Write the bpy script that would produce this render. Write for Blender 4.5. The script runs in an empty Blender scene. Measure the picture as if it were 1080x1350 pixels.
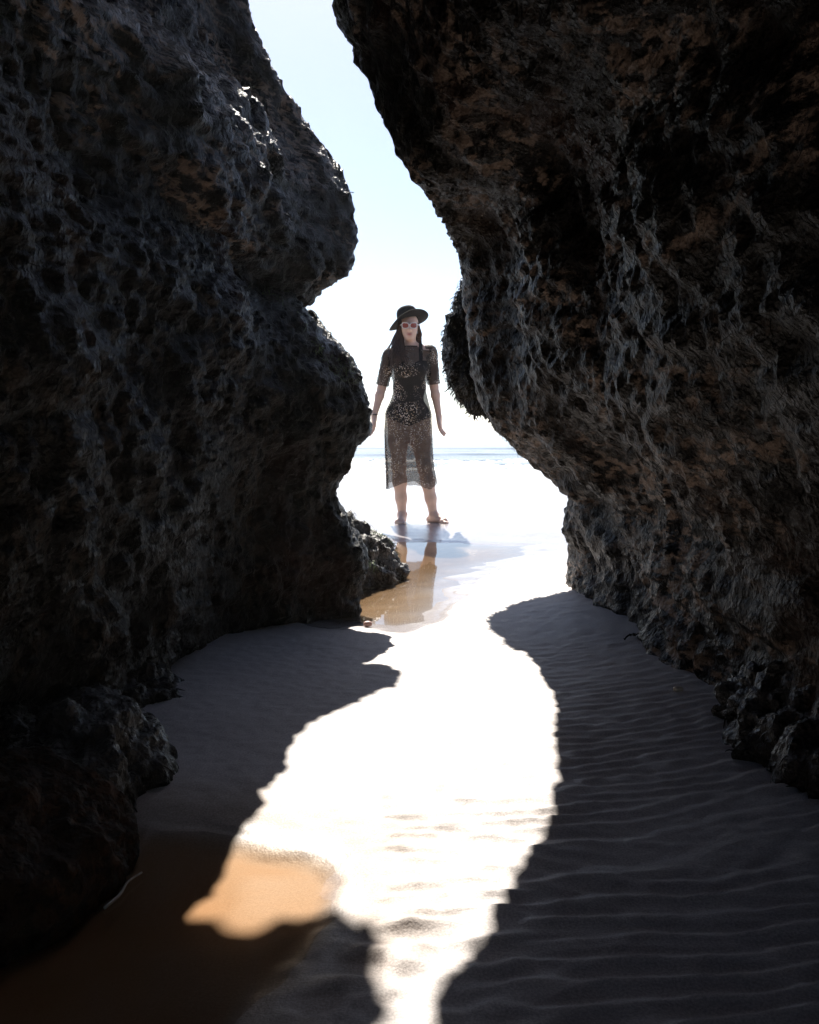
import bpy, math, random
import numpy as np
from mathutils import Vector

random.seed(7)
rng = np.random.default_rng(7)
scene = bpy.context.scene
C = scene.collection

# ------------------------------------------------------------------ camera, sky, sun, exposure
F, CU, HV, EYE = 1300.0, 540.0, 570.0, 0.74          # focal length in photo pixels, optical centre, horizon, eye height
cam_d = bpy.data.cameras.new('camera')
cam = bpy.data.objects.new('camera', cam_d)
C.objects.link(cam)
cam.location = (0, 0, EYE)
cam.rotation_euler = (math.radians(90), 0, 0)
cam_d.sensor_fit = 'VERTICAL'
cam_d.sensor_height = 36.0
cam_d.lens = 36.0 * F / 1350.0
cam_d.shift_y = -(675.0 - HV) / 1350.0
cam_d.clip_start = 0.02
cam_d.clip_end = 20000
scene.camera = cam

SUN_EL, SUN_AZ = math.radians(45), math.radians(-7.5)  # azimuth from +Y towards +X
SDIR = Vector((math.sin(SUN_AZ) * math.cos(SUN_EL), math.cos(SUN_AZ) * math.cos(SUN_EL), math.sin(SUN_EL)))
world = bpy.data.worlds.new('World')
scene.world = world
world.use_nodes = True
wn = world.node_tree
bg = wn.nodes['Background']
sky = wn.nodes.new('ShaderNodeTexSky')
sky.sky_type = 'NISHITA'
sky.sun_disc = False
sky.sun_elevation = SUN_EL
sky.sun_rotation = SUN_AZ
sky.air_density = 0.6
sky.dust_density = 0.5
sky.ozone_density = 0.0
wn.links.new(sky.outputs[0], bg.inputs[0])
bg.inputs[1].default_value = 0.05
sun_d = bpy.data.lights.new('sun', 'SUN')
sun_d.energy = 3.2
sun_d.angle = math.radians(0.5)
sun_d.color = (1.0, 0.95, 0.86)
sun = bpy.data.objects.new('sun', sun_d)
C.objects.link(sun)
sun.rotation_euler = SDIR.to_track_quat('Z', 'Y').to_euler()
sun.location = (-2, 8, 14)
scene.view_settings.view_transform = 'Standard'
scene.view_settings.look = 'None'
scene.view_settings.exposure = 1.95
scene.view_settings.gamma = 1.0
scene.view_settings.use_curve_mapping = False
scene.cycles.use_denoising = True
scene.cycles.max_bounces = 10
scene.cycles.diffuse_bounces = 5
scene.cycles.transparent_max_bounces = 24
scene.cycles.caustics_reflective = False
scene.cycles.caustics_refractive = False
scene.cycles.sample_clamp_indirect = 6.0

# ------------------------------------------------------------------ helpers
def at(u, v, d):
    """a world point seen at photo pixel (u, v) at depth d"""
    return np.array([(u - CU) / F * d, d, EYE + (HV - v) / F * d])

def _hash(ix, iy, iz, seed):
    h = (ix.astype(np.int64) * 374761393 + iy.astype(np.int64) * 668265263 + iz.astype(np.int64) * 2147483647 + seed * 974634541) & 0xFFFFFFFF
    h = ((h ^ (h >> 13)) * 1274126177) & 0xFFFFFFFF
    h = ((h ^ (h >> 16)) * 2246822519) & 0xFFFFFFFF
    return ((h ^ (h >> 15)) & 0xFFFFFF).astype(np.float64) / float(0xFFFFFF)

def vnoise(p, seed=0):
    """value noise in -1..1, p is (n, 3)"""
    i = np.floor(p).astype(np.int64)
    f = p - i
    f = f * f * f * (f * (f * 6 - 15) + 10)
    out = 0
    for dx in (0, 1):
        wx = f[:, 0] if dx else 1 - f[:, 0]
        for dy in (0, 1):
            wy = f[:, 1] if dy else 1 - f[:, 1]
            for dz in (0, 1):
                wz = f[:, 2] if dz else 1 - f[:, 2]
                out = out + wx * wy * wz * _hash(i[:, 0] + dx, i[:, 1] + dy, i[:, 2] + dz, seed)
    return out * 2 - 1

def fbm(p, octs=4, seed=0, gain=0.5, lac=2.03):
    a, s, out = 1.0, 1.0, 0
    for o in range(octs):
        out = out + a * vnoise(p * s + o * 17.31, seed + o)
        a *= gain
        s *= lac
    return out

def ridged(p, octs=4, seed=0):
    a, s, out = 1.0, 1.0, 0
    for o in range(octs):
        out = out + a * (1 - 2 * np.abs(vnoise(p * s + o * 9.7, seed + o)))
        a *= 0.5
        s *= 2.1
    return out

def worley(p, seed=0):
    i = np.floor(p).astype(np.int64)
    best = np.full(len(p), 9.0)
    second = np.full(len(p), 9.0)
    for dx in (-1, 0, 1):
        for dy in (-1, 0, 1):
            for dz in (-1, 0, 1):
                a, b, c = i[:, 0] + dx, i[:, 1] + dy, i[:, 2] + dz
                q = np.stack([a + _hash(a, b, c, seed), b + _hash(a, b, c, seed + 1), c + _hash(a, b, c, seed + 2)], 1)
                d = np.sqrt(((q - p) ** 2).sum(1))
                second = np.minimum(second, np.maximum(best, d))
                best = np.minimum(best, d)
    return best, second

def sstep(a, b, x):
    t = np.clip((x - a) / (b - a), 0, 1)
    return t * t * (3 - 2 * t)

def mesh_obj(name, verts, faces, mat, parent=None, loc=(0, 0, 0), smooth=True, attr=None):
    """one mesh object from numpy arrays; faces is an (m, 3|4) array or a list of tuples"""
    me = bpy.data.meshes.new(name)
    v = np.asarray(verts, dtype=np.float64) - np.asarray(loc, dtype=np.float64)
    if isinstance(faces, np.ndarray):
        k = faces.shape[1]
        m = len(faces)
        me.vertices.add(len(v))
        me.vertices.foreach_set('co', v.ravel().astype(np.float32))
        me.loops.add(m * k)
        me.loops.foreach_set('vertex_index', faces.ravel().astype(np.int32))
        me.polygons.add(m)
        me.polygons.foreach_set('loop_start', np.arange(0, m * k, k, dtype=np.int32))
        me.update(calc_edges=True)
        me.validate()
    else:
        me.from_pydata(v.tolist(), [], [tuple(int(i) for i in f) for f in faces])
    if smooth:
        me.polygons.foreach_set('use_smooth', np.ones(len(me.polygons), dtype=bool))
    if attr:
        for an, av in attr.items():
            av = np.asarray(av, dtype=np.float32)
            if av.ndim == 1:
                a = me.attributes.new(an, 'FLOAT', 'POINT')
                a.data.foreach_set('value', av)
            else:
                a = me.attributes.new(an, 'FLOAT_VECTOR', 'POINT')
                a.data.foreach_set('vector', av.ravel())
    o = bpy.data.objects.new(name, me)
    C.objects.link(o)
    if mat:
        me.materials.append(mat)
    if parent is not None:
        o.parent = parent
        o.location = np.asarray(loc) - 0.0
    else:
        o.location = loc
    return o

def child_obj(name, verts, faces, mat, parent, **kw):
    """part of a top-level thing; verts in world space, origin shared with the parent"""
    pl = parent_loc[parent.name]
    o = mesh_obj(name, np.asarray(verts) - np.asarray(pl), faces, mat, None, **kw)
    o.parent = parent
    o.location = (0, 0, 0)
    parent_loc[o.name] = pl
    return o
parent_loc = {}

def thing_mesh(name, verts, faces, mat, label, cat, loc=(0, 0, 0), group=None, **kw):
    o = mesh_obj(name, verts, faces, mat, loc=loc, **kw)
    parent_loc[o.name] = loc
    o['label'] = label
    o['category'] = cat
    if group:
        o['group'] = group
    return o

def thing_empty(name, label, cat, loc):
    o = bpy.data.objects.new(name, None)
    C.objects.link(o)
    o.location = loc
    o.empty_display_size = 0.1
    parent_loc[o.name] = loc
    o['label'] = label
    o['category'] = cat
    return o

def catmull(P, m, axis=0):
    """resample control rows P (k, ..) to m rows with a Catmull-Rom spline"""
    P = np.asarray(P, float)
    k = len(P)
    t = np.linspace(0, k - 1, m)
    i = np.clip(np.floor(t).astype(int), 0, k - 2)
    f = (t - i).reshape((-1,) + (1,) * (P.ndim - 1))
    p0 = P[np.clip(i - 1, 0, k - 1)]
    p1 = P[i]
    p2 = P[i + 1]
    p3 = P[np.clip(i + 2, 0, k - 1)]
    return 0.5 * (2 * p1 + (p2 - p0) * f + (2 * p0 - 5 * p1 + 4 * p2 - p3) * f ** 2 + (3 * p1 - p0 - 3 * p2 + p3) * f ** 3)

def resample_even(rows, m):
    """catmull resample with even arc length of the mean curve"""
    fine = catmull(rows, 800)
    mid = fine if fine.ndim == 2 else fine.mean(axis=1)
    if fine.ndim == 3:
        seg = np.sqrt(((fine[1:] - fine[:-1]) ** 2).sum(-1)).mean(axis=1)
    else:
        seg = np.sqrt(((mid[1:] - mid[:-1]) ** 2).sum(-1))
    s = np.concatenate([[0], np.cumsum(seg)])
    want = np.linspace(0, s[-1], m)
    idx = np.interp(want, s, np.arange(800))
    i0 = np.clip(np.floor(idx).astype(int), 0, 798)
    f = (idx - i0).reshape((-1,) + (1,) * (fine.ndim - 1))
    return fine[i0] * (1 - f) + fine[i0 + 1] * f, idx / 799.0

def grid_faces(n, m, flip=False):
    a = np.arange(n * m).reshape(n, m)
    q = np.stack([a[:-1, :-1], a[1:, :-1], a[1:, 1:], a[:-1, 1:]], -1).reshape(-1, 4)
    return q[:, ::-1] if flip else q

def grid_normals(G):
    du = np.gradient(G, axis=0)
    dv = np.gradient(G, axis=1)
    n = np.cross(du, dv)
    return n / (np.linalg.norm(n, axis=-1, keepdims=True) + 1e-9)

def join_meshes(parts):
    vs, fs, off = [], [], 0
    for v, f in parts:
        vs.append(np.asarray(v, float))
        fs.extend([tuple(int(i) + off for i in q) for q in f])
        off += len(v)
    return np.concatenate(vs), fs

def tube(pts, radii, seg=8, cap=True):
    pts = [Vector(p) for p in pts]
    vs, fs = [], []
    n = len(pts)
    up = Vector((0.13, 0.21, 1)).normalized()
    for i, p in enumerate(pts):
        t = (pts[min(i + 1, n - 1)] - pts[max(i - 1, 0)]).normalized()
        a = t.cross(up)
        if a.length < 1e-3:
            a = t.cross(Vector((1, 0, 0)))
        a.normalize()
        b = t.cross(a).normalized()
        for s in range(seg):
            th = 2 * math.pi * s / seg
            vs.append(tuple(p + (a * math.cos(th) + b * math.sin(th)) * radii[i]))
    for i in range(n - 1):
        for s in range(seg):
            fs.append((i * seg + s, i * seg + (s + 1) % seg, (i + 1) * seg + (s + 1) % seg, (i + 1) * seg + s))
    if cap:
        fs.append(tuple(range(seg))[::-1])
        fs.append(tuple((n - 1) * seg + s for s in range(seg)))
    return np.array(vs), fs

# ------------------------------------------------------------------ materials
def new_mat(name):
    m = bpy.data.materials.new(name)
    m.use_nodes = True
    nt = m.node_tree
    return m, nt, nt.nodes['Principled BSDF']

def N(nt, kind, **inp):
    n = nt.nodes.new(kind)
    for k, v in inp.items():
        n.inputs[k.replace('_', ' ')].default_value = v
    return n

def ramp(nt, src, stops, interp='LINEAR'):
    r = nt.nodes.new('ShaderNodeValToRGB')
    r.color_ramp.interpolation = interp
    els = r.color_ramp.elements
    while len(els) < len(stops):
        els.new(0.5)
    for e, (p, c) in zip(els, stops):
        e.position = p
        e.color = c if len(c) == 4 else (*c, 1)
    nt.links.new(src, r.inputs[0])
    return r.outputs[0]

def mixc(nt, fac, a, b, mode='MIX'):
    m = nt.nodes.new('ShaderNodeMix')
    m.data_type = 'RGBA'
    m.blend_type = mode
    for sock, val in ((m.inputs[0], fac), (m.inputs[6], a), (m.inputs[7], b)):
        if hasattr(val, 'is_output'):
            nt.links.new(val, sock)
        elif isinstance(val, (int, float)):
            sock.default_value = val
        else:
            sock.default_value = (*val, 1)
    return m.outputs[2]

def rock_mat(name, dark, mid, tan, tan_amt=0.5, stretch=(0.35, 1, 1), rot=(0, 0, 0), rough=0.48, wet_z=0.02, rust=(0.035, 0.016, 0.010), spec=0.06):
    m, nt, b = new_mat(name)
    geo = nt.nodes.new('ShaderNodeNewGeometry')
    mp = nt.nodes.new('ShaderNodeMapping')
    mp.inputs['Rotation'].default_value = rot
    mp.inputs['Scale'].default_value = stretch
    nt.links.new(geo.outputs['Position'], mp.inputs['Vector'])
    n1 = N(nt, 'ShaderNodeTexNoise', Scale=4.0, Detail=9.0, Roughness=0.62, Distortion=0.7)
    nt.links.new(mp.outputs[0], n1.inputs['Vector'])
    n2 = N(nt, 'ShaderNodeTexNoise', Scale=36.0, Detail=5.0, Roughness=0.6)
    nt.links.new(mp.outputs[0], n2.inputs['Vector'])
    n3 = N(nt, 'ShaderNodeTexNoise', Scale=1.7, Detail=4.0, Roughness=0.6)
    nt.links.new(geo.outputs['Position'], n3.inputs['Vector'])
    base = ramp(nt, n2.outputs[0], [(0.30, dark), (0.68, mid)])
    t1 = ramp(nt, n1.outputs[0], [(0.47, (0, 0, 0)), (0.60, (1, 1, 1))])
    t2 = ramp(nt, n2.outputs[0], [(0.49, (0, 0, 0)), (0.56, (1, 1, 1))])
    tt = mixc(nt, 1.0, t1, t2, 'MULTIPLY')
    tt = mixc(nt, 1.0, tt, (tan_amt,) * 3, 'MULTIPLY')
    col = mixc(nt, tt, base, tan)
    rz = ramp(nt, n3.outputs[0], [(0.55, (0, 0, 0)), (0.7, (0.6,) * 3)])
    col = mixc(nt, rz, col, rust)
    nt.links.new(col, b.inputs['Base Color'])
    # damp foot of the rock is smoother
    sx = nt.nodes.new('ShaderNodeSeparateXYZ')
    nt.links.new(geo.outputs['Position'], sx.inputs[0])
    wr = nt.nodes.new('ShaderNodeMapRange')
    wr.inputs[1].default_value = wet_z
    wr.inputs[2].default_value = wet_z + 0.25
    wr.inputs[3].default_value = 0.25
    wr.inputs[4].default_value = rough
    nt.links.new(sx.outputs[2], wr.inputs[0])
    ad = nt.nodes.new('ShaderNodeMath')
    ad.operation = 'MULTIPLY_ADD'
    nt.links.new(n2.outputs[0], ad.inputs[0])
    ad.inputs[1].default_value = 0.35
    nt.links.new(wr.outputs[0], ad.inputs[2])
    sb = nt.nodes.new('ShaderNodeMath')
    sb.operation = 'SUBTRACT'
    sb.inputs[1].default_value = 0.12
    nt.links.new(ad.outputs[0], sb.inputs[0])
    nt.links.new(sb.outputs[0], b.inputs['Roughness'])
    b.inputs['Specular IOR Level'].default_value = spec
    # fine relief
    nb = N(nt, 'ShaderNodeTexNoise', Scale=27.0, Detail=5.0, Roughness=0.62)
    nt.links.new(geo.outputs['Position'], nb.inputs['Vector'])
    vo = N(nt, 'ShaderNodeTexVoronoi', Scale=75.0, Randomness=1.0)
    nt.links.new(geo.outputs['Position'], vo.inputs['Vector'])
    b1 = N(nt, 'ShaderNodeBump', Strength=1.0, Distance=0.045)
    nt.links.new(nb.outputs[0], b1.inputs['Height'])
    b2 = N(nt, 'ShaderNodeBump', Strength=0.6, Distance=0.010)
    nt.links.new(vo.outputs['Distance'], b2.inputs['Height'])
    nt.links.new(b1.outputs[0], b2.inputs['Normal'])
    nt.links.new(b2.outputs[0], b.inputs['Normal'])
    return m

def simple_mat(name, col, rough=0.6, spec=0.5, noise=None, noise_scale=30, bump=0.0):
    m, nt, b = new_mat(name)
    b.inputs['Roughness'].default_value = rough
    b.inputs['Specular IOR Level'].default_value = spec
    if noise:
        tc = nt.nodes.new('ShaderNodeTexCoord')
        n = N(nt, 'ShaderNodeTexNoise', Scale=float(noise_scale), Detail=6.0, Roughness=0.6)
        nt.links.new(tc.outputs['Object'], n.inputs['Vector'])
        c = ramp(nt, n.outputs[0], [(0.3, col), (0.7, noise)])
        nt.links.new(c, b.inputs['Base Color'])
        if bump:
            bp = N(nt, 'ShaderNodeBump', Strength=bump, Distance=0.005)
            nt.links.new(n.outputs[0], bp.inputs['Height'])
            nt.links.new(bp.outputs[0], b.inputs['Normal'])
    else:
        b.inputs['Base Color'].default_value = (*col, 1)
    return m

M = {}
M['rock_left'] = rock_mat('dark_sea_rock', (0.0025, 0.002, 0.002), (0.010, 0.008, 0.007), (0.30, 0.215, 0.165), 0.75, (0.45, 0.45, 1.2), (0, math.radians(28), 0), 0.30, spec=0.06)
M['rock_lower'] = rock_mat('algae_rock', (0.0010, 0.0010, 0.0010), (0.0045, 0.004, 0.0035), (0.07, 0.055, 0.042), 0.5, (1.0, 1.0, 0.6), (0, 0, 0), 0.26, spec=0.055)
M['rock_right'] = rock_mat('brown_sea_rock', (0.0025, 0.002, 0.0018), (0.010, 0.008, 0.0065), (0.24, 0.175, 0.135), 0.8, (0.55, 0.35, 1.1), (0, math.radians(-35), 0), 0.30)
M['rock_grey'] = rock_mat('grey_sea_rock', (0.02, 0.018, 0.016), (0.09, 0.08, 0.07), (0.30, 0.26, 0.22), 0.6, (1, 1, 1), (0, 0, 0), 0.5, spec=0.3)
M['rock_ledge'] = rock_mat('rusty_rock', (0.006, 0.0035, 0.0025), (0.030, 0.015, 0.008), (0.10, 0.05, 0.025), 0.6, (1, 1, 1), (0, 0, 0), 0.6, wet_z=-0.3)
M['rock_wet'] = rock_mat('wet_black_rock', (0.006, 0.006, 0.0065), (0.02, 0.019, 0.019), (0.06, 0.055, 0.05), 0.4, (1, 1, 1), (0, 0, 0), 0.35, wet_z=0.4)
M['rock_wet'].node_tree.nodes['Principled BSDF'].inputs['Specular IOR Level'].default_value = 0.35
M['seaweed'] = simple_mat('dark_seaweed', (0.007, 0.0065, 0.005), 0.5, 0.1, (0.02, 0.017, 0.012), 9)
M['algae'] = simple_mat('green_algae', (0.06, 0.10, 0.015), 0.45, 0.5, (0.16, 0.23, 0.045), 14)

# sand
def sand_mat():
    m, nt, b = new_mat('wet_sand')
    geo = nt.nodes.new('ShaderNodeNewGeometry')
    n1 = N(nt, 'ShaderNodeTexNoise', Scale=3.0, Detail=6.0, Roughness=0.6)
    n2 = N(nt, 'ShaderNodeTexNoise', Scale=260.0, Detail=3.0, Roughness=0.6)
    n3 = N(nt, 'ShaderNodeTexNoise', Scale=38.0, Detail=5.0, Roughness=0.6)
    for n in (n1, n2, n3):
        nt.links.new(geo.outputs['Position'], n.inputs['Vector'])
    c = ramp(nt, n1.outputs[0], [(0.3, (0.47, 0.42, 0.405)), (0.7, (0.57, 0.515, 0.495))])
    g = ramp(nt, n2.outputs[0], [(0.35, (0.72,) * 3), (0.65, (1.12,) * 3)])
    c = mixc(nt, 1.0, c, g, 'MULTIPLY')
    at_ = nt.nodes.new('ShaderNodeAttribute')
    at_.attribute_name = 'submerged'
    c = mixc(nt, at_.outputs['Fac'], c, (0.42, 0.29, 0.18))
    wet = nt.nodes.new('ShaderNodeAttribute')
    wet.attribute_name = 'wet'
    cw = mixc(nt, 1.0, c, (0.60, 0.60, 0.62), 'MULTIPLY')
    c = mixc(nt, wet.outputs['Fac'], c, cw)
    dmp = nt.nodes.new('ShaderNodeAttribute')
    dmp.attribute_name = 'damp'
    c = mixc(nt, dmp.outputs['Fac'], c, mixc(nt, 1.0, c, (0.72, 0.64, 0.56), 'MULTIPLY'))
    nt.links.new(c, b.inputs['Base Color'])
    r = nt.nodes.new('ShaderNodeMapRange')
    r.inputs[3].default_value = 0.62
    r.inputs[4].default_value = 0.14
    nt.links.new(wet.outputs['Fac'], r.inputs[0])
    nt.links.new(r.outputs[0], b.inputs['Roughness'])
    b.inputs['Specular IOR Level'].default_value = 0.4
    b1 = N(nt, 'ShaderNodeBump', Strength=0.35, Distance=0.004)
    nt.links.new(n3.outputs[0], b1.inputs['Height'])
    b2 = N(nt, 'ShaderNodeBump', Strength=0.5, Distance=0.0012)
    nt.links.new(n2.outputs[0], b2.inputs['Height'])
    nt.links.new(b1.outputs[0], b2.inputs['Normal'])
    nt.links.new(b2.outputs[0], b.inputs['Normal'])
    return m
M['sand'] = sand_mat()

def water_mat(name, k, bump_scale, bump_str, bump_dist=0.002):
    """tide pool: sky mirrored by Fresnel, tea-coloured water that tints by its depth"""
    m, nt, b = new_mat(name)
    nt.nodes.remove(b)
    out = nt.nodes['Material Output']
    dep = nt.nodes.new('ShaderNodeAttribute')
    dep.attribute_name = 'depth'
    comb = nt.nodes.new('ShaderNodeCombineColor')
    for i in range(3):
        mu = nt.nodes.new('ShaderNodeMath')
        mu.operation = 'MULTIPLY'
        mu.inputs[1].default_value = -k[i]
        nt.links.new(dep.outputs['Fac'], mu.inputs[0])
        ex = nt.nodes.new('ShaderNodeMath')
        ex.operation = 'EXPONENT'
        nt.links.new(mu.outputs[0], ex.inputs[0])
        nt.links.new(ex.outputs[0], comb.inputs[i])
    tr = nt.nodes.new('ShaderNodeBsdfTransparent')
    nt.links.new(comb.outputs[0], tr.inputs[0])
    gl = nt.nodes.new('ShaderNodeBsdfGlossy')
    gl.inputs['Roughness'].default_value = 0.02
    fr = N(nt, 'ShaderNodeFresnel', IOR=1.33)
    geo = nt.nodes.new('ShaderNodeNewGeometry')
    no = N(nt, 'ShaderNodeTexNoise', Scale=bump_scale, Detail=3.0)
    nt.links.new(geo.outputs['Position'], no.inputs['Vector'])
    bp = N(nt, 'ShaderNodeBump', Strength=bump_str, Distance=bump_dist)
    nt.links.new(no.outputs[0], bp.inputs['Height'])
    nt.links.new(bp.outputs[0], gl.inputs['Normal'])
    nt.links.new(bp.outputs[0], fr.inputs['Normal'])
    mx = nt.nodes.new('ShaderNodeMixShader')
    nt.links.new(fr.outputs[0], mx.inputs[0])
    nt.links.new(tr.outputs[0], mx.inputs[1])
    nt.links.new(gl.outputs[0], mx.inputs[2])
    nt.links.new(mx.outputs[0], out.inputs['Surface'])
    return m
M['pool'] = water_mat('pool_water', (6.0, 15.0, 27.0), 9.0, 0.12)

def sea_mat():
    m, nt, b = new_mat('sea_water')
    b.inputs['Base Color'].default_value = (0.07, 0.09, 0.095, 1)
    b.inputs['Roughness'].default_value = 0.15
    b.inputs['IOR'].default_value = 1.33
    geo = nt.nodes.new('ShaderNodeNewGeometry')
    mp = nt.nodes.new('ShaderNodeMapping')
    mp.inputs['Scale'].default_value = (0.35, 1, 1)
    nt.links.new(geo.outputs['Position'], mp.inputs[0])
    n = N(nt, 'ShaderNodeTexNoise', Scale=1.6, Detail=6.0, Roughness=0.6)
    nt.links.new(mp.outputs[0], n.inputs['Vector'])
    bp = N(nt, 'ShaderNodeBump', Strength=0.6, Distance=0.15)
    nt.links.new(n.outputs[0], bp.inputs['Height'])
    nt.links.new(bp.outputs[0], b.inputs['Normal'])
    return m
M['sea'] = sea_mat()
M['foam'] = simple_mat('sea_foam', (0.7, 0.72, 0.72), 0.7, 0.3, (0.82, 0.83, 0.83), 4)

# ------------------------------------------------------------------ beach sand
def sdpoly(P, poly):
    """signed distance to a polygon, negative inside; P (n, 2)"""
    poly = np.asarray(poly, float)
    d = np.full(len(P), 1e9)
    inside = np.zeros(len(P), bool)
    for i in range(len(poly)):
        a, b = poly[i], poly[(i + 1) % len(poly)]
        e = b - a
        w = P - a
        t = np.clip((w @ e) / (e @ e), 0, 1)
        q = w - t[:, None] * e
        d = np.minimum(d, np.hypot(q[:, 0], q[:, 1]))
        c = ((a[1] > P[:, 1]) != (b[1] > P[:, 1]))
        with np.errstate(divide='ignore', invalid='ignore'):
            xi = a[0] + (P[:, 1] - a[1]) * e[0] / (e[1] if e[1] != 0 else 1e-12)
        inside ^= c & (P[:, 0] < xi)
    return np.where(inside, -d, d)

POOL_NEAR = [(-0.20, 1.10), (-0.215, 1.23), (-0.175, 1.336), (-0.115, 1.50), (-0.085, 1.60), (-0.10, 1.72), (-0.17, 1.80), (-0.30, 1.85), (-0.46, 1.90), (-0.7, 1.97), (-1.3, 2.0), (-1.3, 0.3), (-0.4, 0.2), (-0.24, 0.7)]
POOL_FAR = [(-0.9, 4.0), (-0.45, 3.88), (-0.30, 3.73), (-0.17, 3.80), (-0.04, 3.70), (0.05, 3.78), (0.13, 3.90), (0.16, 4.1), (0.26, 4.6), (0.36, 5.2), (0.75, 6.0), (0.9, 6.6), (0.35, 6.75), (0.0, 6.85), (-0.45, 6.95), (-1.2, 7.2), (-3, 7.0), (-3, 4.6)]
ZW = -0.012

def sand_h(x, y):
    x = np.asarray(x, float).ravel()
    y = np.asarray(y, float).ravel()
    n = len(x)
    P2 = np.stack([x, y], 1)
    P3 = np.stack([x, y, np.zeros(n)], 1)
    near = sstep(9.0, 5.5, y) * sstep(4, 2, np.abs(x))
    h = 0.006 + 0.010 * near * vnoise(P3 * np.array([1.3, 0.9, 1]), 3)
    # sand banked up against the right wall and around the rock mouth
    h += 0.05 * sstep(0.35, 0.95, x) * sstep(5.4, 4.2, y)
    h += 0.02 * sstep(-0.35, -0.8, x) * sstep(2.2, 3.0, y) * sstep(3.9, 3.4, y)
    dn = sdpoly(P2, POOL_NEAR) + 0.035 * vnoise(P3 * 5, 21) + 0.008 * vnoise(P3 * 23, 22)
    df = sdpoly(P2, POOL_FAR) + 0.05 * vnoise(P3 * 4.5, 23) + 0.025 * vnoise(P3 * 13, 24)
    dry = sstep(0.0, 0.10, np.minimum(dn, df))
    # current ripples
    wx = 0.75 * vnoise(P3 * np.array([1.6, 2.2, 1]), 31) + 0.45 * vnoise(P3 * np.array([3.6, 5.0, 1]), 32) + 0.16 * vnoise(P3 * np.array([11, 14, 1]), 33)
    lam = 0.050
    ph = (y - 0.10 * x) / lam + 1.05 * wx
    fr = ph - np.floor(ph)
    prof = np.where(fr < 0.68, (fr / 0.68) ** 1.5, ((1 - fr) / 0.32) ** 1.2) - 0.4
    phb = (y - 0.26 * x) / 0.078 + 1.5 * (0.7 * vnoise(P3 * np.array([1.3, 2.0, 1]), 131) + 0.4 * vnoise(P3 * np.array([4.4, 5.6, 1]), 132))
    frb = phb - np.floor(phb)
    profb = np.where(frb < 0.64, (frb / 0.64) ** 1.4, ((1 - frb) / 0.36) ** 1.2) - 0.4
    pick_b = sstep(-0.22, 0.22, vnoise(P3 * np.array([2.3, 2.9, 1]), 133) + 0.4 * vnoise(P3 * np.array([7, 9, 1]), 134))
    prof = prof * (1 - pick_b) + 1.25 * profb * pick_b
    ph2 = (y + 0.16 * x) / 0.051 + 1.3 * vnoise(P3 * np.array([2.7, 3.1, 1]), 37)
    prof2 = 1 - np.abs(np.sin(math.pi * ph2)) * 1.4
    patch = sstep(-0.3, 0.45, vnoise(P3 * np.array([1.9, 1.7, 1]), 35) + 0.55 * sstep(-0.1, 0.3, x))
    amp = (0.0060 * sstep(3.2, 1.7, y) + 0.0016 * sstep(6.5, 4.0, y)) * (0.15 + 0.85 * patch)
    amp = amp * np.where(x < -0.05, 0.55, 1.0)
    h += dry * (amp * prof + 0.22 * amp * prof2) + (0.0016 * vnoise(P3 * 26, 41) + 0.0012 * vnoise(P3 * 55, 42)) * near * dry
    # lumpy sand spit at the lip of the near pool
    spit = sstep(0.30, 0.05, dn) * sstep(1.62, 1.5, y) * (dn > 0)
    h += spit * (0.011 * vnoise(P3 * np.array([16, 24, 1]), 51) + 0.003 * vnoise(P3 * 45, 52))
    h = np.where((dn > 0) & (df > 0), np.maximum(h, ZW + 0.004), h)
    # pools
    h_near = ZW + 0.004 - 0.018 * sstep(0, 0.09, -dn) - 0.016 * sstep(0.1, 0.6, -dn) + 0.003 * vnoise(P3 * 12, 61)
    h_far = ZW + 0.003 - 0.030 * sstep(0, 0.5, -df) + 0.002 * vnoise(P3 * 9, 62)
    ed = np.minimum(dn, np.where(y > 5.5, df * 0.12, df))
    h = h * sstep(-0.02, 0.08, ed) + (ZW + 0.004) * (1 - sstep(-0.02, 0.08, ed))
    h = np.where(dn <= 0, np.minimum(h, h_near), h)
    h = np.where(df <= 0, np.minimum(h, h_far), h)
    # foreshore falls away into the sea
    h += -0.25 * sstep(12, 24, y) - 3.0 * sstep(24, 90, y)
    return h, dn, df

def axis(spans):
    out = [np.array([spans[0][0]])]
    for a, b, n, g in spans:
        t = np.linspace(0, 1, n + 1)[1:]
        if g > 0:
            t = (np.exp(g * t) - 1) / (math.exp(g) - 1)
        elif g < 0:
            t = 1 - (np.exp(-g * (1 - t)) - 1) / (math.exp(-g) - 1)
        out.append(a + (b - a) * t)
    return np.concatenate(out)

xs = axis([(-2500, -1.1, 40, -8.5), (-1.1, 1.1, 270, 0), (1.1, 2500, 40, 8.5)])
ys = axis([(-40, 0.7, 24, -5), (0.7, 3.4, 420, 0.9), (3.4, 9, 160, 1.0), (9, 3000, 60, 6)])
gx, gy = np.meshgrid(xs, ys, indexing='ij')
hz, dn_, df_ = sand_h(gx, gy)
sv = np.stack([gx.ravel(), gy.ravel(), hz], 1)
subm = sstep(ZW + 0.006, ZW - 0.026, hz) * (gy.ravel() < 10)
wet = np.clip(sstep(4.6, 6.5, gy.ravel()) * 0.9 + 0.9 * sstep(0.12, 0.0, df_) + 0.35 * sstep(0.05, 0.0, dn_) * sstep(-0.08, -0.03, dn_), 0, 1)
damp_n = 0.06 * vnoise(sv * np.array([6, 6, 0]), 91)
damp = sstep(0.26, 0.02, dn_ + damp_n) * (gy.ravel() < 3)
beach = mesh_obj('beach_sand', sv, grid_faces(len(xs), len(ys)), M['sand'], attr={'submerged': subm, 'wet': wet, 'damp': damp})
beach['kind'] = 'structure'

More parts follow.
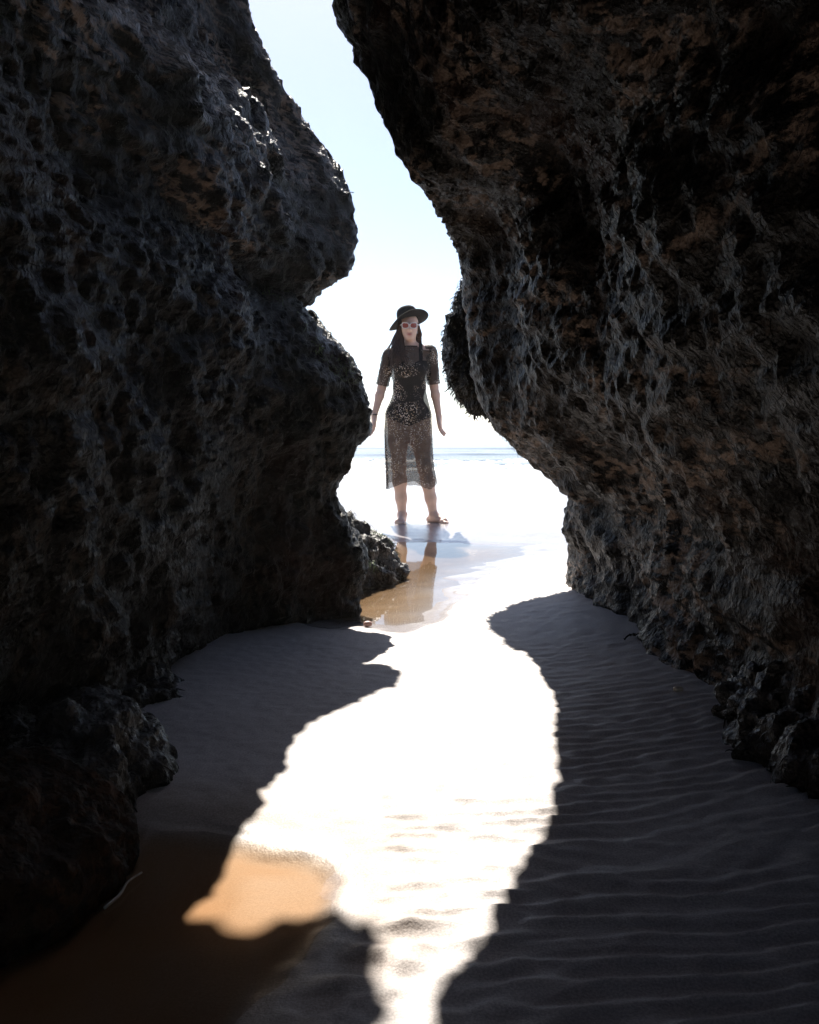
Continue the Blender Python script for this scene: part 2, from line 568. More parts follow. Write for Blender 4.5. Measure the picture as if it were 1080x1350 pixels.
def pool_mesh(name, poly, step, mat):
    p = np.asarray(poly)
    x0, y0 = p.min(0) - 0.06
    x1, y1 = p.max(0) + 0.06
    ax = np.arange(x0, x1 + step, step)
    ay = np.arange(y0, y1 + step, step)
    X, Y = np.meshgrid(ax, ay, indexing='ij')
    sd = sdpoly(np.stack([X.ravel(), Y.ravel()], 1), poly)
    h, _, _ = sand_h(X, Y)
    v = np.stack([X.ravel(), Y.ravel(), np.full(X.size, ZW)], 1)
    f = grid_faces(len(ax), len(ay))
    keep = (sd[f] < 0.05).any(1)
    f = f[keep]
    used = np.unique(f)
    remap = np.full(len(v), -1)
    remap[used] = np.arange(len(used))
    o = mesh_obj(name, v[used], remap[f], mat, attr={'depth': np.clip(ZW - h[used], 0, 1)})
    o['kind'] = 'structure'
    return o
pool_mesh('tide_pool', POOL_NEAR, 0.02, M['pool'])
M['pool_far'] = water_mat('clear_pool_water', (2.0, 5.0, 10.0), 9.0, 0.12)
pool_mesh('tide_pool', POOL_FAR, 0.04, M['pool_far'])

# ------------------------------------------------------------------ sea with low breaking waves
sx_ = axis([(-2500, -14, 30, -6), (-14, 14, 120, 0), (14, 2500, 30, 6)])
sy_ = axis([(19, 60, 200, 0.8), (60, 2900, 60, 4.2)])
X, Y = np.meshgrid(sx_, sy_, indexing='ij')
def sea_h(X, Y):
    P = np.stack([X.ravel(), Y.ravel(), np.zeros(X.size)], 1)
    w = 0.6 * vnoise(P * np.array([0.12, 0.05, 1]), 71)
    base = -0.27 + 0.02 * vnoise(P * np.array([0.35, 1.2, 1]), 72)
    for y0, a, s in ((26, 0.045, 0.7), (30, 0.06, 0.9), (36, 0.08, 1.3), (45, 0.08, 1.8), (60, 0.12, 2.5)):
        t = (P[:, 1] - y0 - 2.2 * w - 0.5 * vnoise(P * np.array([0.5, 0, 1]), y0)) / s
        a_ = a * (0.85 + 0.35 * vnoise(P * np.array([0.35, 0.0, 1]), y0 + 3))
        base = base + a_ * np.where(t < 0, np.exp(-(t * 2.2) ** 2), np.exp(-t ** 2))
    return base
zs = sea_h(X, Y)
sea = mesh_obj('sea', np.stack([X.ravel(), Y.ravel(), zs], 1), grid_faces(len(sx_), len(sy_)), M['sea'])
sea['kind'] = 'structure'
parts = []
for y0, dens in ((25.7, 700), (29.6, 600), (35.5, 500)):
    for _ in range(dens):
        x = random.uniform(-13, 13)
        w = 0.6 * vnoise(np.array([[x * 0.12, y0 * 0.05, 0]]), 71)[0]
        y = y0 + 2.2 * w + 0.5 * vnoise(np.array([[x * 0.5, 0, 0]]), round(y0 + .4))[0] + random.gauss(-0.15, 0.35)
        if vnoise(np.array([[x * 0.3, y0, 5.5]]), 77)[0] < -0.35:
            continue
        z = sea_h(np.array([x]), np.array([y]))[0]
        r = random.uniform(0.05, 0.16)
        ring = [(x + r * 2.4 * math.cos(a), y + r * math.sin(a), z - 0.02) for a in np.arange(6) * math.pi / 3]
        parts.append((np.array(ring + [(x, y, z + r * 0.35)]), [(k, (k + 1) % 6, 6) for k in range(6)]))
fv, ff = join_meshes(parts)
foam = mesh_obj('sea_foam', fv, ff, M['foam'])
foam['kind'] = 'stuff'

# ------------------------------------------------------------------ rocks
def displace(G, ridge_w, seed, big=0.09, mid=0.03, fine=0.012, lumps=0.012, strata=None, lump_scale=22, flip=1):
    """push a grid of points along its normals with layered noise; ridge_w 0..1 quiets the big forms near an outline"""
    n, m, _ = G.shape
    Nn = grid_normals(G).reshape(-1, 3) * flip
    P = G.reshape(-1, 3)
    d = big * ridge_w.ravel() * fbm(P * 1.6, 2, seed)
    d += mid * (0.30 + 0.70 * ridge_w.ravel()) * ridged(P * 4.2 + 0.35 * np.stack([vnoise(P * 2, seed + 7)] * 3, 1), 3, seed + 11) * 0.6
    d += fine * fbm(P * 17.0, 4, seed + 23, 0.6)
    f1, f2 = worley(P * lump_scale, seed + 31)
    msk = sstep(-0.45, 0.3, vnoise(P * 2.3, seed + 37))
    d += lumps * (0.55 - f1) * (0.4 + 0.6 * msk)
    if strata is not None:
        (ax_, sc, amp) = strata
        q = P @ np.asarray(ax_) * sc + 0.9 * fbm(P * 2.1, 2, seed + 41)
        fr = q - np.floor(q)
        d += amp * (0.3 + 0.7 * ridge_w.ravel()) * (np.where(fr < 0.75, fr / 0.75, (1 - fr) / 0.25) - 0.5)
    P2 = P + Nn * d[:, None]
    return P2.reshape(n, m, 3)

def loft(sections, nS, nT, ridge_row, seed, flip=False, dens=None, **kw):
    """sections: list over t of station polylines (k, 3); returns displaced grid (nS stations x nT rows)"""
    S = np.asarray(sections, float)                    # (T, k, 3)
    S = np.swapaxes(S, 0, 1)                           # (k, T, 3)
    A, _ = resample_even(S, nS)                        # (nS, T, 3)
    Bt, tt = resample_even(np.swapaxes(A, 0, 1), nT)   # (nT, nS, 3)
    G = np.swapaxes(Bt, 0, 1)
    trow = tt * (S.shape[1] - 1)
    rw = 1 - np.exp(-((trow - ridge_row) / 0.55) ** 2)
    W = np.repeat(rw[None, :], nS, 0)
    G2 = displace(G, W, seed, flip=(-1 if flip else 1), **kw)
    return G2

def weed(G, count, pick, seed, length=(0.03, 0.08), width=(0.0025, 0.005), lift=0.010, gravity=1.0, flip=1):
    """many thin hanging fronds rooted on a surface grid: ribbons of three quads"""
    r = np.random.default_rng(seed)
    Nn = grid_normals(G).reshape(-1, 3) * flip
    P = G.reshape(-1, 3)
    w = pick(P, Nn)
    w = np.clip(w, 0, None)
    c = np.cumsum(w)
    idx = np.searchsorted(c, r.random(count) * c[-1])
    root, nrm = P[idx], Nn[idx]
    L = r.uniform(*length, count)[:, None]
    wd = r.uniform(*width, count)[:, None]
    rd = r.normal(size=(count, 3))
    dirv = np.array([0, 0, -1.0]) * gravity + 0.55 * rd
    dirv -= 0.8 * (dirv * nrm).sum(1, keepdims=True) * nrm
    dirv /= np.linalg.norm(dirv, axis=1, keepdims=True) + 1e-9
    side = np.cross(dirv, nrm)
    side /= np.linalg.norm(side, axis=1, keepdims=True) + 1e-9
    lf = r.uniform(0.3, 1.4, count)[:, None] * lift
    bend = r.normal(size=(count, 1)) * 0.25
    rows = []
    for k, (s, wk, up) in enumerate(((0, 0.8, -0.3), (0.35, 1.0, 1.0), (0.7, 0.85, 1.25), (1.0, 0.25, 0.6))):
        cpt = root + dirv * L * s + side * L * bend * s * s * 2 + nrm * lf * up + np.array([0, 0, -1.0]) * L * 0.25 * s * s
        rows.append(cpt - side * wd * wk * 0.5)
        rows.append(cpt + side * wd * wk * 0.5)
    V = np.stack(rows, 1).reshape(-1, 3)
    b = (np.arange(count) * 8)[:, None]
    Fq = np.concatenate([b + np.array([0, 1, 3, 2]), b + np.array([2, 3, 5, 4]), b + np.array([4, 5, 7, 6])])
    return V, Fq

# ---- right rock: a wall that leans over into a roof; the edge runs up the mouth and along the lip of the roof
rR = [at(748, 770, 4.6) + (0, 0, -0.30), at(748, 770, 4.6), at(750, 725, 4.6), at(742, 695, 4.58), at(752, 656, 4.52), at(733, 636, 4.52), at(703, 608, 4.5),
      at(667, 577, 4.45), at(640, 545, 4.4), at(624, 500, 4.36), at(614, 430, 4.28), at(607, 348, 4.15), at(591, 312, 3.9), at(575, 281, 3.52),
      at(546, 234, 3.32), at(516, 180, 3.3), at(481, 100, 3.36), at(442, 0, 3.5), at(452, -70, 3.45), at(520, -200, 3.1), np.array([0.0, 2.2, 2.7]), np.array([-0.8, 1.5, 2.75])]
rB = [(0.92, -0.30), (0.93, 0), (0.95, 0.15), (0.96, 0.27), (0.97, 0.38), (0.98, 0.48), (0.98, 0.58), (0.97, 0.7), (0.95, 0.82), (0.93, 0.92), (0.90, 1.03), (0.86, 1.14), (0.8, 1.24), (0.72, 1.34),
      (0.6, 1.44), (0.45, 1.55), (0.3, 1.66), (0.1, 1.78), (-0.2, 1.92), (-0.6, 2.02), (-1.2, 2.1), (-2.1, 2.15)]
k = len(rR)
rR = np.array(rR)
rBk = np.array([(x, -1.7, z) for x, z in rB])
lipw = sstep(9, 14, np.arange(k))[:, None]
def lerp(a, b, t): return a + (b - a) * t
o1 = lerp(np.array([[0.13, 0.20, 0.0]]), np.array([[0.10, 0.02, 0.16]]), lipw)
o2 = lerp(np.array([[0.60, 0.50, 0.0]]), np.array([[0.42, 0.02, 0.62]]), lipw)
o3 = lerp(np.array([[2.4, 0.7, 0.1]]), np.array([[1.1, 0.0, 2.0]]), lipw)
end = np.array([0.1, -2.6, 0.9])
secs = [rR + o3, rR + o2, rR + o1, rR,
        lerp(rR, rBk, 0.10) + (0.02, 0, 0.015), lerp(rR, rBk, 0.30) + (0.03, 0, 0.04), lerp(rR, rBk, 0.52), lerp(rR, rBk, 0.76), rBk, lerp(rBk, end, 0.7)]
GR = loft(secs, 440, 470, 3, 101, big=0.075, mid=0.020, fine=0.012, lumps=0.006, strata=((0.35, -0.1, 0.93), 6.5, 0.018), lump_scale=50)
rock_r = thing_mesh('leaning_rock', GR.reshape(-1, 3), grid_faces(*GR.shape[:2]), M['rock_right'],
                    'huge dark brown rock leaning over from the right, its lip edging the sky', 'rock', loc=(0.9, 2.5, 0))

# ---- lower left boulder
lR = [at(474, 800, 4.15) + (0, 0, -0.3), at(474, 800, 4.15), at(487, 747, 4.15), at(472, 708, 4.15), at(447, 656, 4.16), at(458, 622, 4.18), at(470, 597, 4.2), at(486, 568, 4.24), at(487, 542, 4.26),
      at(477, 500, 4.3), at(461, 466, 4.34), at(432, 440, 4.4), at(402, 412, 4.5), at(360, 395, 4.75), at(300, 375, 5.0), at(150, 350, 5.2)]
lR = np.array(lR)
k = len(lR)
zl = lR[:, 2]
def wall(y, prof):
    zz, xx = zip(*prof)
    return np.stack([np.interp(zl, zz, xx), np.full(k, y), zl], 1)
s1 = lerp(lR, wall(3.45, [(-.3, -.70), (0, -.70), (.15, -.64), (.4, -.62), (.7, -.50), (.95, -.46), (1.2, -.56), (1.5, -.7)]), 0.42) + (-0.01, 0, 0)
s2 = wall(3.40, [(-.3, -.78), (0, -.74), (.15, -.68), (.4, -.64), (.7, -.54), (.95, -.52), (1.2, -.58), (1.5, -.7)])
s3 = wall(2.60, [(-.3, -.80), (0, -.76), (.2, -.72), (.5, -.70), (.9, -.66), (1.2, -.66), (1.5, -.72)])
s4 = wall(1.30, [(-.3, -.86), (0, -.84), (.5, -.86), (.9, -.82), (1.2, -.80), (1.5, -.84)])
s5 = wall(-0.2, [(-.3, -.95), (0, -.95), (.5, -.98), (1.2, -.98), (1.5, -1.0)])
s6 = wall(-1.7, [(-.3, -1.0), (.5, -1.02), (1.5, -1.05)])
topw = sstep(9, 13, np.arange(k))[:, None]
o1 = lerp(np.array([[-0.13, 0.17, 0.0]]), np.array([[-0.05, 0.12, 0.06]]), topw)
o2 = lerp(np.array([[-0.7, 0.42, 0.0]]), np.array([[-0.5, 0.5, 0.2]]), topw)
o3 = lerp(np.array([[-2.6, 0.6, 0.0]]), np.array([[-2.4, 0.8, 0.3]]), topw)
endl = np.array([-0.1, -2.6, 0.9])
secs = [lR + o3, lR + o2, lR + o1, lR, s1, s2, s3, s4, s5, s6, lerp(s6, endl, 0.7)]
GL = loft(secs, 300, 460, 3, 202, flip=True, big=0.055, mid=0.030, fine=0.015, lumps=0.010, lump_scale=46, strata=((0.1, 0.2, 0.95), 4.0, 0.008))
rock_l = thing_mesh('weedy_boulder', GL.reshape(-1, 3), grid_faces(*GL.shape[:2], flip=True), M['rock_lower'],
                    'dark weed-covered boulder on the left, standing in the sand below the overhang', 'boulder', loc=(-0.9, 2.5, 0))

# ---- upper left boulder hanging over it
uR = [at(170, 398, 4.55), at(270, 405, 4.5), at(335, 409, 4.45), at(393, 404, 4.42), at(430, 379, 4.5), at(457, 361, 4.56), at(469, 336, 4.62), at(469, 285, 4.7), at(456, 240, 4.8), at(436, 205, 4.86), at(411, 170, 4.82),
      at(390, 140, 4.74), at(366, 100, 4.62), at(346, 60, 4.57), at(327, -5, 4.55), at(321, -45, 4.52), at(333, -72, 4.5), at(398, -88, 4.5), at(406, -132, 4.5), at(394, -174, 4.5), at(230, -222, 4.5), at(-80, -290, 4.4)]
uR = np.array(uR)
k = len(uR)
uB = [(-1.15, 1.12), (-1.12, 1.14), (-1.10, 1.17), (-1.08, 1.20), (-1.06, 1.24), (-1.04, 1.30), (-1.03, 1.36), (-1.02, 1.43), (-1.02, 1.50), (-1.02, 1.56), (-1.02, 1.62), (-1.02, 1.68), (-1.03, 1.74), (-1.03, 1.80), (-1.03, 1.86),
      (-1.03, 1.92), (-1.02, 1.98), (-1.0, 2.05), (-1.0, 2.12), (-1.05, 2.2), (-1.2, 2.3), (-1.6, 2.4)]
uBk = np.array([(x, -1.7, z) for x, z in uB])
upw = sstep(3, 8, np.arange(k))[:, None]
nubw = sstep(14, 16, np.arange(k))[:, None]
o1 = lerp(np.array([[-0.10, 0.14, 0.0]]), np.array([[-0.11, 0.05, 0.10]]), upw)
o1 = lerp(o1, np.array([[-0.12, 0.06, 0.02]]), nubw)
o2 = lerp(np.array([[-0.6, 0.30, 0.0]]), np.array([[-0.65, 0.20, 0.38]]), upw)
o2 = lerp(o2, np.array([[-0.7, 0.20, 0.10]]), nubw)
o3 = lerp(np.array([[-2.4, 0.3, 0.1]]), np.array([[-2.4, 0.40, 0.9]]), upw)
bul = np.array([[-0.045, 0, 0.0]]) + (sstep(2, 5, np.arange(k)) * sstep(13, 9, np.arange(k)))[:, None] * np.array([[-0.055, 0, 0.0]]) + sstep(8, 12, np.arange(k))[:, None] * np.array([[-0.10, 0, 0]])
secs = [uR + o3, uR + o2, uR + o1, uR, lerp(uR, uBk, 0.06) + bul * 0.8, lerp(uR, uBk, 0.18) + bul * 1.5, lerp(uR, uBk, 0.36) + bul * 2.0, lerp(uR, uBk, 0.6) + bul * 2, lerp(uR, uBk, 0.8) + bul, uBk, lerp(uBk, np.array([-0.1, -2.6, 1.6]), 0.7)]
GU = loft(secs, 380, 400, 3, 303, flip=True, big=0.06, mid=0.038, fine=0.014, lumps=0.009, strata=((0.55, -0.1, 0.80), 6.0, 0.022), lump_scale=45)
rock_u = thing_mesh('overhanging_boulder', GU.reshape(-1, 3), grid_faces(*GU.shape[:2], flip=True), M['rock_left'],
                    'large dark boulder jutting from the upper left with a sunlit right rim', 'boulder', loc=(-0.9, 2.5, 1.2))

# ---- smaller rocks: displaced rounded lumps
def lump(center, rad, n=150, m=110, seed=1, power=2.4, tilt=0.0, **kw):
    th = np.linspace(0, 2 * math.pi, n)
    ph = np.linspace(-math.pi / 2 * 0.96, math.pi / 2 * 0.985, m)
    T, Ph = np.meshgrid(th, ph, indexing='ij')
    def sp(c): return np.sign(c) * np.abs(c) ** (2 / power)
    x = sp(np.cos(Ph)) * sp(np.cos(T))
    y = sp(np.cos(Ph)) * sp(np.sin(T))
    z = sp(np.sin(Ph))
    G = np.stack([x * rad[0], y * rad[1], z * rad[2]], -1)
    if tilt:
        c, s = math.cos(tilt), math.sin(tilt)
        G = np.stack([G[..., 0] * c + G[..., 2] * s, G[..., 1], -G[..., 0] * s + G[..., 2] * c], -1)
    G = G + np.asarray(center)
    out = displace(G, np.ones((n, m)), seed, **kw)
    out[-1] = out[0]
    return out

def lump_thing(name, G, mat, label, cat, loc):
    return thing_mesh(name, G.reshape(-1, 3), grid_faces(*G.shape[:2]), mat, label, cat, loc=loc)

# seaweed-hung lobe beyond the right edge
GO = lump((1.005, 4.80, 1.16), (0.79, 0.45, 0.46), 220, 150, 404, 2.7, big=0.05, mid=0.03, fine=0.02, lumps=0.022, tilt=0.12)
rock_o = lump_thing('shaggy_rock', GO, M['rock_lower'], 'shaggy seaweed-hung rock knob behind the right rock, beside the woman', 'rock', (1.0, 4.8, 0.7))
# low rock running out from the left boulder into the far pool
GF = lump((-0.50, 5.15, -0.02), (0.47, 0.50, 0.35), 220, 130, 505, 1.6, big=0.06, mid=0.06, fine=0.022, lumps=0.03, lump_scale=17, strata=((0.75, 0.2, 0.6), 9, 0.035))
rock_f = lump_thing('low_rock', GF, M['rock_grey'], 'low jagged grey rock sloping into the pool beside the woman', 'rock', (-0.5, 5.15, 0))
# rusty ledge and wet weed mounds along the left foot
GA = lump((-0.87, 1.70, 0.0), (0.38, 0.32, 0.165), 200, 120, 606, 2.1, big=0.05, mid=0.03, fine=0.014, lumps=0.012)
rock_a = lump_thing('low_rock', GA, M['rock_ledge'], 'rust-brown low rock at the edge of the brown pool, lower left', 'rock', (-0.84, 1.72, 0))
GB = lump((-0.80, 2.10, 0.0), (0.25, 0.28, 0.12), 180, 110, 707, 2.0, big=0.05, mid=0.05, fine=0.02, lumps=0.02)
rock_b = lump_thing('low_rock', GB, M['rock_wet'], 'wet black rock with bluish sheen just behind the rust-brown rock', 'rock', (-0.78, 2.12, 0))
GC = lump((-0.86, 2.72, 0.0), (0.26, 0.26, 0.14), 160, 100, 808, 1.7, big=0.05, mid=0.04, fine=0.02, lumps=0.02)
rock_c = lump_thing('low_rock', GC, M['rock_wet'], 'small pointed wet rock at the foot of the left boulder', 'rock', (-0.86, 2.72, 0))
# wet weedy stones along the right foot
GD = lump((0.98, 2.25, 0.04), (0.24, 0.42, 0.16), 180, 110, 909, 2.0, big=0.05, mid=0.05, fine=0.02, lumps=0.025)
rock_d = lump_thing('low_rock', GD, M['rock_wet'], 'glistening wet weedy rock at the foot of the right wall', 'rock', (0.98, 2.25, 0))

# ------------------------------------------------------------------ seaweed on the rocks (one mass per rock)
def add_weed(parent, G, count, pick, seed, mat='seaweed', name='seaweed', **kw):
    V, Fq = weed(G, count, pick, seed, **kw)
    o = child_obj(name, V, Fq, M[mat], parent)
    o['kind'] = 'stuff'
    return o

vis = lambda P: (P[:, 1] > 0.9) & (P[:, 1] < 5.6)
add_weed(rock_l, GL, 22000, lambda P, Nn: vis(P) * (P[:, 2] > 0.02) * (0.15 + sstep(-0.3, 0.4, vnoise(P * 3, 5))), 11, length=(0.012, 0.035), width=(0.001, 0.0022), lift=0.004, flip=-1)
add_weed(rock_r, GR, 22000, lambda P, Nn: vis(P) * (P[:, 2] > 0.03) * sstep(1.35, 0.85, P[:, 2]) * (0.1 + sstep(-0.3, 0.4, vnoise(P * 3, 6))), 12, length=(0.012, 0.035), width=(0.001, 0.0022), lift=0.004)
add_weed(rock_u, GU, 5000, lambda P, Nn: vis(P) * sstep(0.1, 0.5, vnoise(P * 3, 8)) * (P[:, 1] > 2), 13, length=(0.01, 0.03), flip=-1)
add_weed(rock_o, GO, 9000, lambda P, Nn: (P[:, 0] < 0.75) * 1.0, 14, length=(0.015, 0.04), width=(0.003, 0.008), lift=0.010)
add_weed(rock_f, GF, 2500, lambda P, Nn: (P[:, 2] > 0.03) * 1.0, 15, length=(0.02, 0.06), lift=0.012)
add_weed(rock_b, GB, 700, lambda P, Nn: (P[:, 2] > 0.0) * 1.0, 16, length=(0.015, 0.04), lift=0.004)
add_weed(rock_c, GC, 600, lambda P, Nn: (P[:, 2] > 0.0) * 1.0, 17, length=(0.015, 0.04), lift=0.004)
add_weed(rock_d, GD, 900, lambda P, Nn: (P[:, 2] > 0.0) * 1.0, 18, length=(0.015, 0.04), lift=0.004)
add_weed(rock_l, GL, 2200, lambda P, Nn: (P[:, 1] > 4.0) * (P[:, 1] < 4.6) * (P[:, 2] > 0.95) * sstep(-0.2, 0.3, vnoise(P * 9, 9)), 19, 'algae', 'green_algae', length=(0.015, 0.04), flip=-1)
add_weed(rock_f, GF, 3500, lambda P, Nn: (P[:, 2] > 0.07) * sstep(-0.1, 0.4, vnoise(P * 7, 10)), 20, 'algae', 'green_algae', length=(0.015, 0.04))
# ------------------------------------------------------------------ the woman on the wet sand
class Field:
    """signed distance field on a grid; every form is blended in smoothly, then skinned into one surface"""
    def __init__(self, lo, hi, vox):
        self.lo = np.array(lo, float)
        self.vox = vox
        self.n = np.ceil((np.array(hi) - self.lo) / vox).astype(int) + 1
        self.D = np.full(self.n, 0.5)
    def _box(self, lo, hi, pad):
        a = np.clip(np.floor((np.array(lo) - pad - self.lo) / self.vox).astype(int), 0, self.n - 1)
        b = np.clip(np.ceil((np.array(hi) + pad - self.lo) / self.vox).astype(int) + 1, 1, self.n)
        ax = [self.lo[i] + self.vox * np.arange(a[i], b[i]) for i in range(3)]
        X, Y, Z = np.meshgrid(*ax, indexing='ij')
        return tuple(slice(a[i], b[i]) for i in range(3)), X, Y, Z
    def _put(self, sl, d, k):
        o = self.D[sl]
        if k <= 0:
            self.D[sl] = np.minimum(o, d)
        else:
            h = np.clip(0.5 + 0.5 * (o - d) / k, 0, 1)
            self.D[sl] = o * (1 - h) + d * h - k * h * (1 - h)
    def cone(self, a, b, ra, rb, k=0.02, sq=(1, 1, 1)):
        a, b, sq = np.array(a, float), np.array(b, float), np.array(sq, float)
        r = max(ra, rb)
        lo = np.minimum(a, b) - r / sq.min()
        hi = np.maximum(a, b) + r / sq.min()
        sl, X, Y, Z = self._box(lo, hi, k + 0.05)
        P = np.stack([X, Y, Z], -1) * sq
        a, b = a * sq, b * sq
        e = b - a
        t = np.clip(((P - a) @ e) / (e @ e + 1e-12), 0, 1)
        d = np.linalg.norm(P - a - t[..., None] * e, axis=-1) - (ra + (rb - ra) * t)
        self._put(sl, d, k)
    def chain(self, pts, rad, k=0.02, sq=(1, 1, 1)):
        for i in range(len(pts) - 1):
            self.cone(pts[i], pts[i + 1], rad[i], rad[i + 1], k, sq)
    def ball(self, c, r, k=0.02, rot=None):
        c, r = np.array(c, float), np.array(r, float)
        R = r.max()
        sl, X, Y, Z = self._box(c - R, c + R, k + 0.05)
        P = np.stack([X, Y, Z], -1) - c
        if rot is not None:
            P = P @ rot
        q = np.linalg.norm(P / r, axis=-1)
        g = np.linalg.norm(P / (r * r), axis=-1) + 1e-9
        self._put(sl, q * (q - 1) / g, k)
    def cut(self, c, r, k=0.01):
        c, r = np.array(c, float), np.array(r, float)
        sl, X, Y, Z = self._box(c - r.max(), c + r.max(), k + 0.03)
        P = np.stack([X, Y, Z], -1) - c
        q = np.linalg.norm(P / r, axis=-1)
        g = np.linalg.norm(P / (r * r), axis=-1) + 1e-9
        d = -(q * (q - 1) / g)
        o = self.D[sl]
        h = np.clip(0.5 - 0.5 * (o - d) / k, 0, 1)
        self.D[sl] = o * (1 - h) + d * h + k * h * (1 - h)
    def skin(self):
        D = self.D
        s = D < 0
        c = [s[i:D.shape[0] - 1 + i, j:D.shape[1] - 1 + j, l:D.shape[2] - 1 + l] for i in (0, 1) for j in (0, 1) for l in (0, 1)]
        anyv = np.logical_or.reduce(c)
        allv = np.logical_and.reduce(c)
        cells = np.argwhere(anyv & ~allv)
        acc = np.zeros((len(cells), 3))
        cnt = np.zeros(len(cells))
        corner = [(i, j, l) for i in (0, 1) for j in (0, 1) for l in (0, 1)]
        for a in corner:
            for axn in range(3):
                if a[axn] == 0:
                    b = list(a)
                    b[axn] = 1
                    va = D[cells[:, 0] + a[0], cells[:, 1] + a[1], cells[:, 2] + a[2]]
                    vb = D[cells[:, 0] + b[0], cells[:, 1] + b[1], cells[:, 2] + b[2]]
                    m = (va < 0) != (vb < 0)
                    t = np.where(m, va / np.where(m, va - vb, 1), 0)
                    p = np.array(a, float)[None] + t[:, None] * (np.array(b) - np.array(a))[None]
                    acc += p * m[:, None]
                    cnt += m
        V = self.lo + self.vox * (cells + acc / cnt[:, None])
        idx = np.full(tuple(np.array(D.shape) - 1), -1)
        idx[tuple(cells.T)] = np.arange(len(cells))
        faces = []
        for axn in range(3):
            o1, o2 = [(1, 2), (2, 0), (0, 1)][axn]
            sa = [slice(None)] * 3
            sb = [slice(None)] * 3
            sa[axn] = slice(0, -1)
            sb[axn] = slice(1, None)
            ch = s[tuple(sa)] != s[tuple(sb)]
            e = np.argwhere(ch)
            ok = (e[:, o1] > 0) & (e[:, o2] > 0) & (e[:, o1] < D.shape[o1] - 1) & (e[:, o2] < D.shape[o2] - 1)
            e = e[ok]
            def cell(d1, d2):
                q = e.copy()
                q[:, o1] -= d1
                q[:, o2] -= d2
                return idx[tuple(q.T)]
            q = np.stack([cell(1, 1), cell(0, 1), cell(0, 0), cell(1, 0)], 1)
            inside = s[tuple(e.T)]
            q = np.where(inside[:, None], q, q[:, ::-1])
            faces.append(q)
        return V, np.concatenate(faces)

PX, PY = 0.0, 8.0
gz = float(sand_h(np.array([0.1]), np.array([PY]))[0][0]) - 0.004
person = thing_empty('person', 'woman in black hat, sunglasses and sheer dark floral dress standing barefoot on wet sand', 'person', (PX, PY, gz))
# local frame: x as seen from the cave, -y towards the cave, z up
fd = Field((-0.36, -0.24, -0.015), (0.36, 0.20, 1.74), 0.0045)
# torso
fd.ball((0.005, 0.0, 1.27), (0.135, 0.085, 0.15), 0.03)
fd.ball((0.0, 0.0, 1.10), (0.124, 0.082, 0.15), 0.05)
fd.ball((-0.012, 0.01, 0.91), (0.158, 0.100, 0.115), 0.06)
fd.ball((-0.085, 0.045, 0.86), (0.085, 0.085, 0.09), 0.04)
fd.ball((0.065, 0.045, 0.86), (0.085, 0.085, 0.09), 0.04)
fd.ball((-0.062, -0.070, 1.235), (0.056, 0.052, 0.056), 0.03)
fd.ball((0.070, -0.070, 1.235), (0.056, 0.052, 0.056), 0.03)
fd.chain([(-0.158, 0.01, 1.365), (-0.06, 0.012, 1.405), (0.01, 0.015, 1.42), (0.075, 0.012, 1.41), (0.165, 0.01, 1.385)], [0.044, 0.040, 0.046, 0.040, 0.044], 0.04)
fd.cone((0.010, 0.018, 1.40), (0.004, 0.002, 1.52), 0.049, 0.045, 0.025)
# head
hc = np.array([0.0, -0.012, 1.592])
fd.ball(hc + (0, 0.012, 0.018), (0.073, 0.092, 0.092), 0.02)
fd.ball(hc + (0, -0.030, -0.045), (0.056, 0.058, 0.072), 0.03)
fd.ball(hc + (0, -0.062, -0.098), (0.026, 0.022, 0.018), 0.025)
fd.cut(hc + (-0.030, -0.098, 0.000), (0.022, 0.016, 0.014), 0.012)
fd.cut(hc + (0.030, -0.098, 0.000), (0.022, 0.016, 0.014), 0.012)
fd.chain([hc + (0, -0.083, 0.006), hc + (0, -0.098, -0.030), hc + (0, -0.101, -0.037)], [0.009, 0.011, 0.012], 0.012)
fd.ball(hc + (-0.010, -0.090, -0.040), (0.009, 0.009, 0.007), 0.008)
fd.ball(hc + (0.010, -0.090, -0.040), (0.009, 0.009, 0.007), 0.008)
fd.ball(hc + (0, -0.083, -0.066), (0.023, 0.010, 0.0055), 0.006)
fd.ball(hc + (0, -0.081, -0.075), (0.020, 0.010, 0.006), 0.006)
for sgn in (-1, 1):
    fd.ball(hc + (sgn * 0.074, 0.012, -0.008), (0.010, 0.020, 0.031), 0.008)
    fd.ball(hc + (sgn * 0.030, -0.084, 0.000), (0.014, 0.012, 0.011), 0.006)
# legs
fd.chain([(-0.088, 0.005, 0.86), (-0.092, -0.012, 0.66), (-0.086, -0.012, 0.47), (-0.080, 0.012, 0.34), (-0.068, 0.018, 0.20), (-0.060, 0.020, 0.075)], [0.094, 0.077, 0.054, 0.055, 0.043, 0.033], 0.03)
fd.chain([(0.072, 0.005, 0.86), (0.090, -0.015, 0.66), (0.118, -0.020, 0.47), (0.146, 0.008, 0.34), (0.172, 0.018, 0.20), (0.192, 0.024, 0.075)], [0.094, 0.077, 0.054, 0.055, 0.043, 0.033], 0.03)
fd.ball((-0.086, -0.052, 0.475), (0.034, 0.020, 0.036), 0.02)
fd.ball((0.116, -0.060, 0.475), (0.034, 0.020, 0.036), 0.02)
fd.ball((-0.077, 0.045, 0.335), (0.040, 0.036, 0.085), 0.03)
fd.ball((0.148, 0.045, 0.335), (0.040, 0.036, 0.085), 0.03)
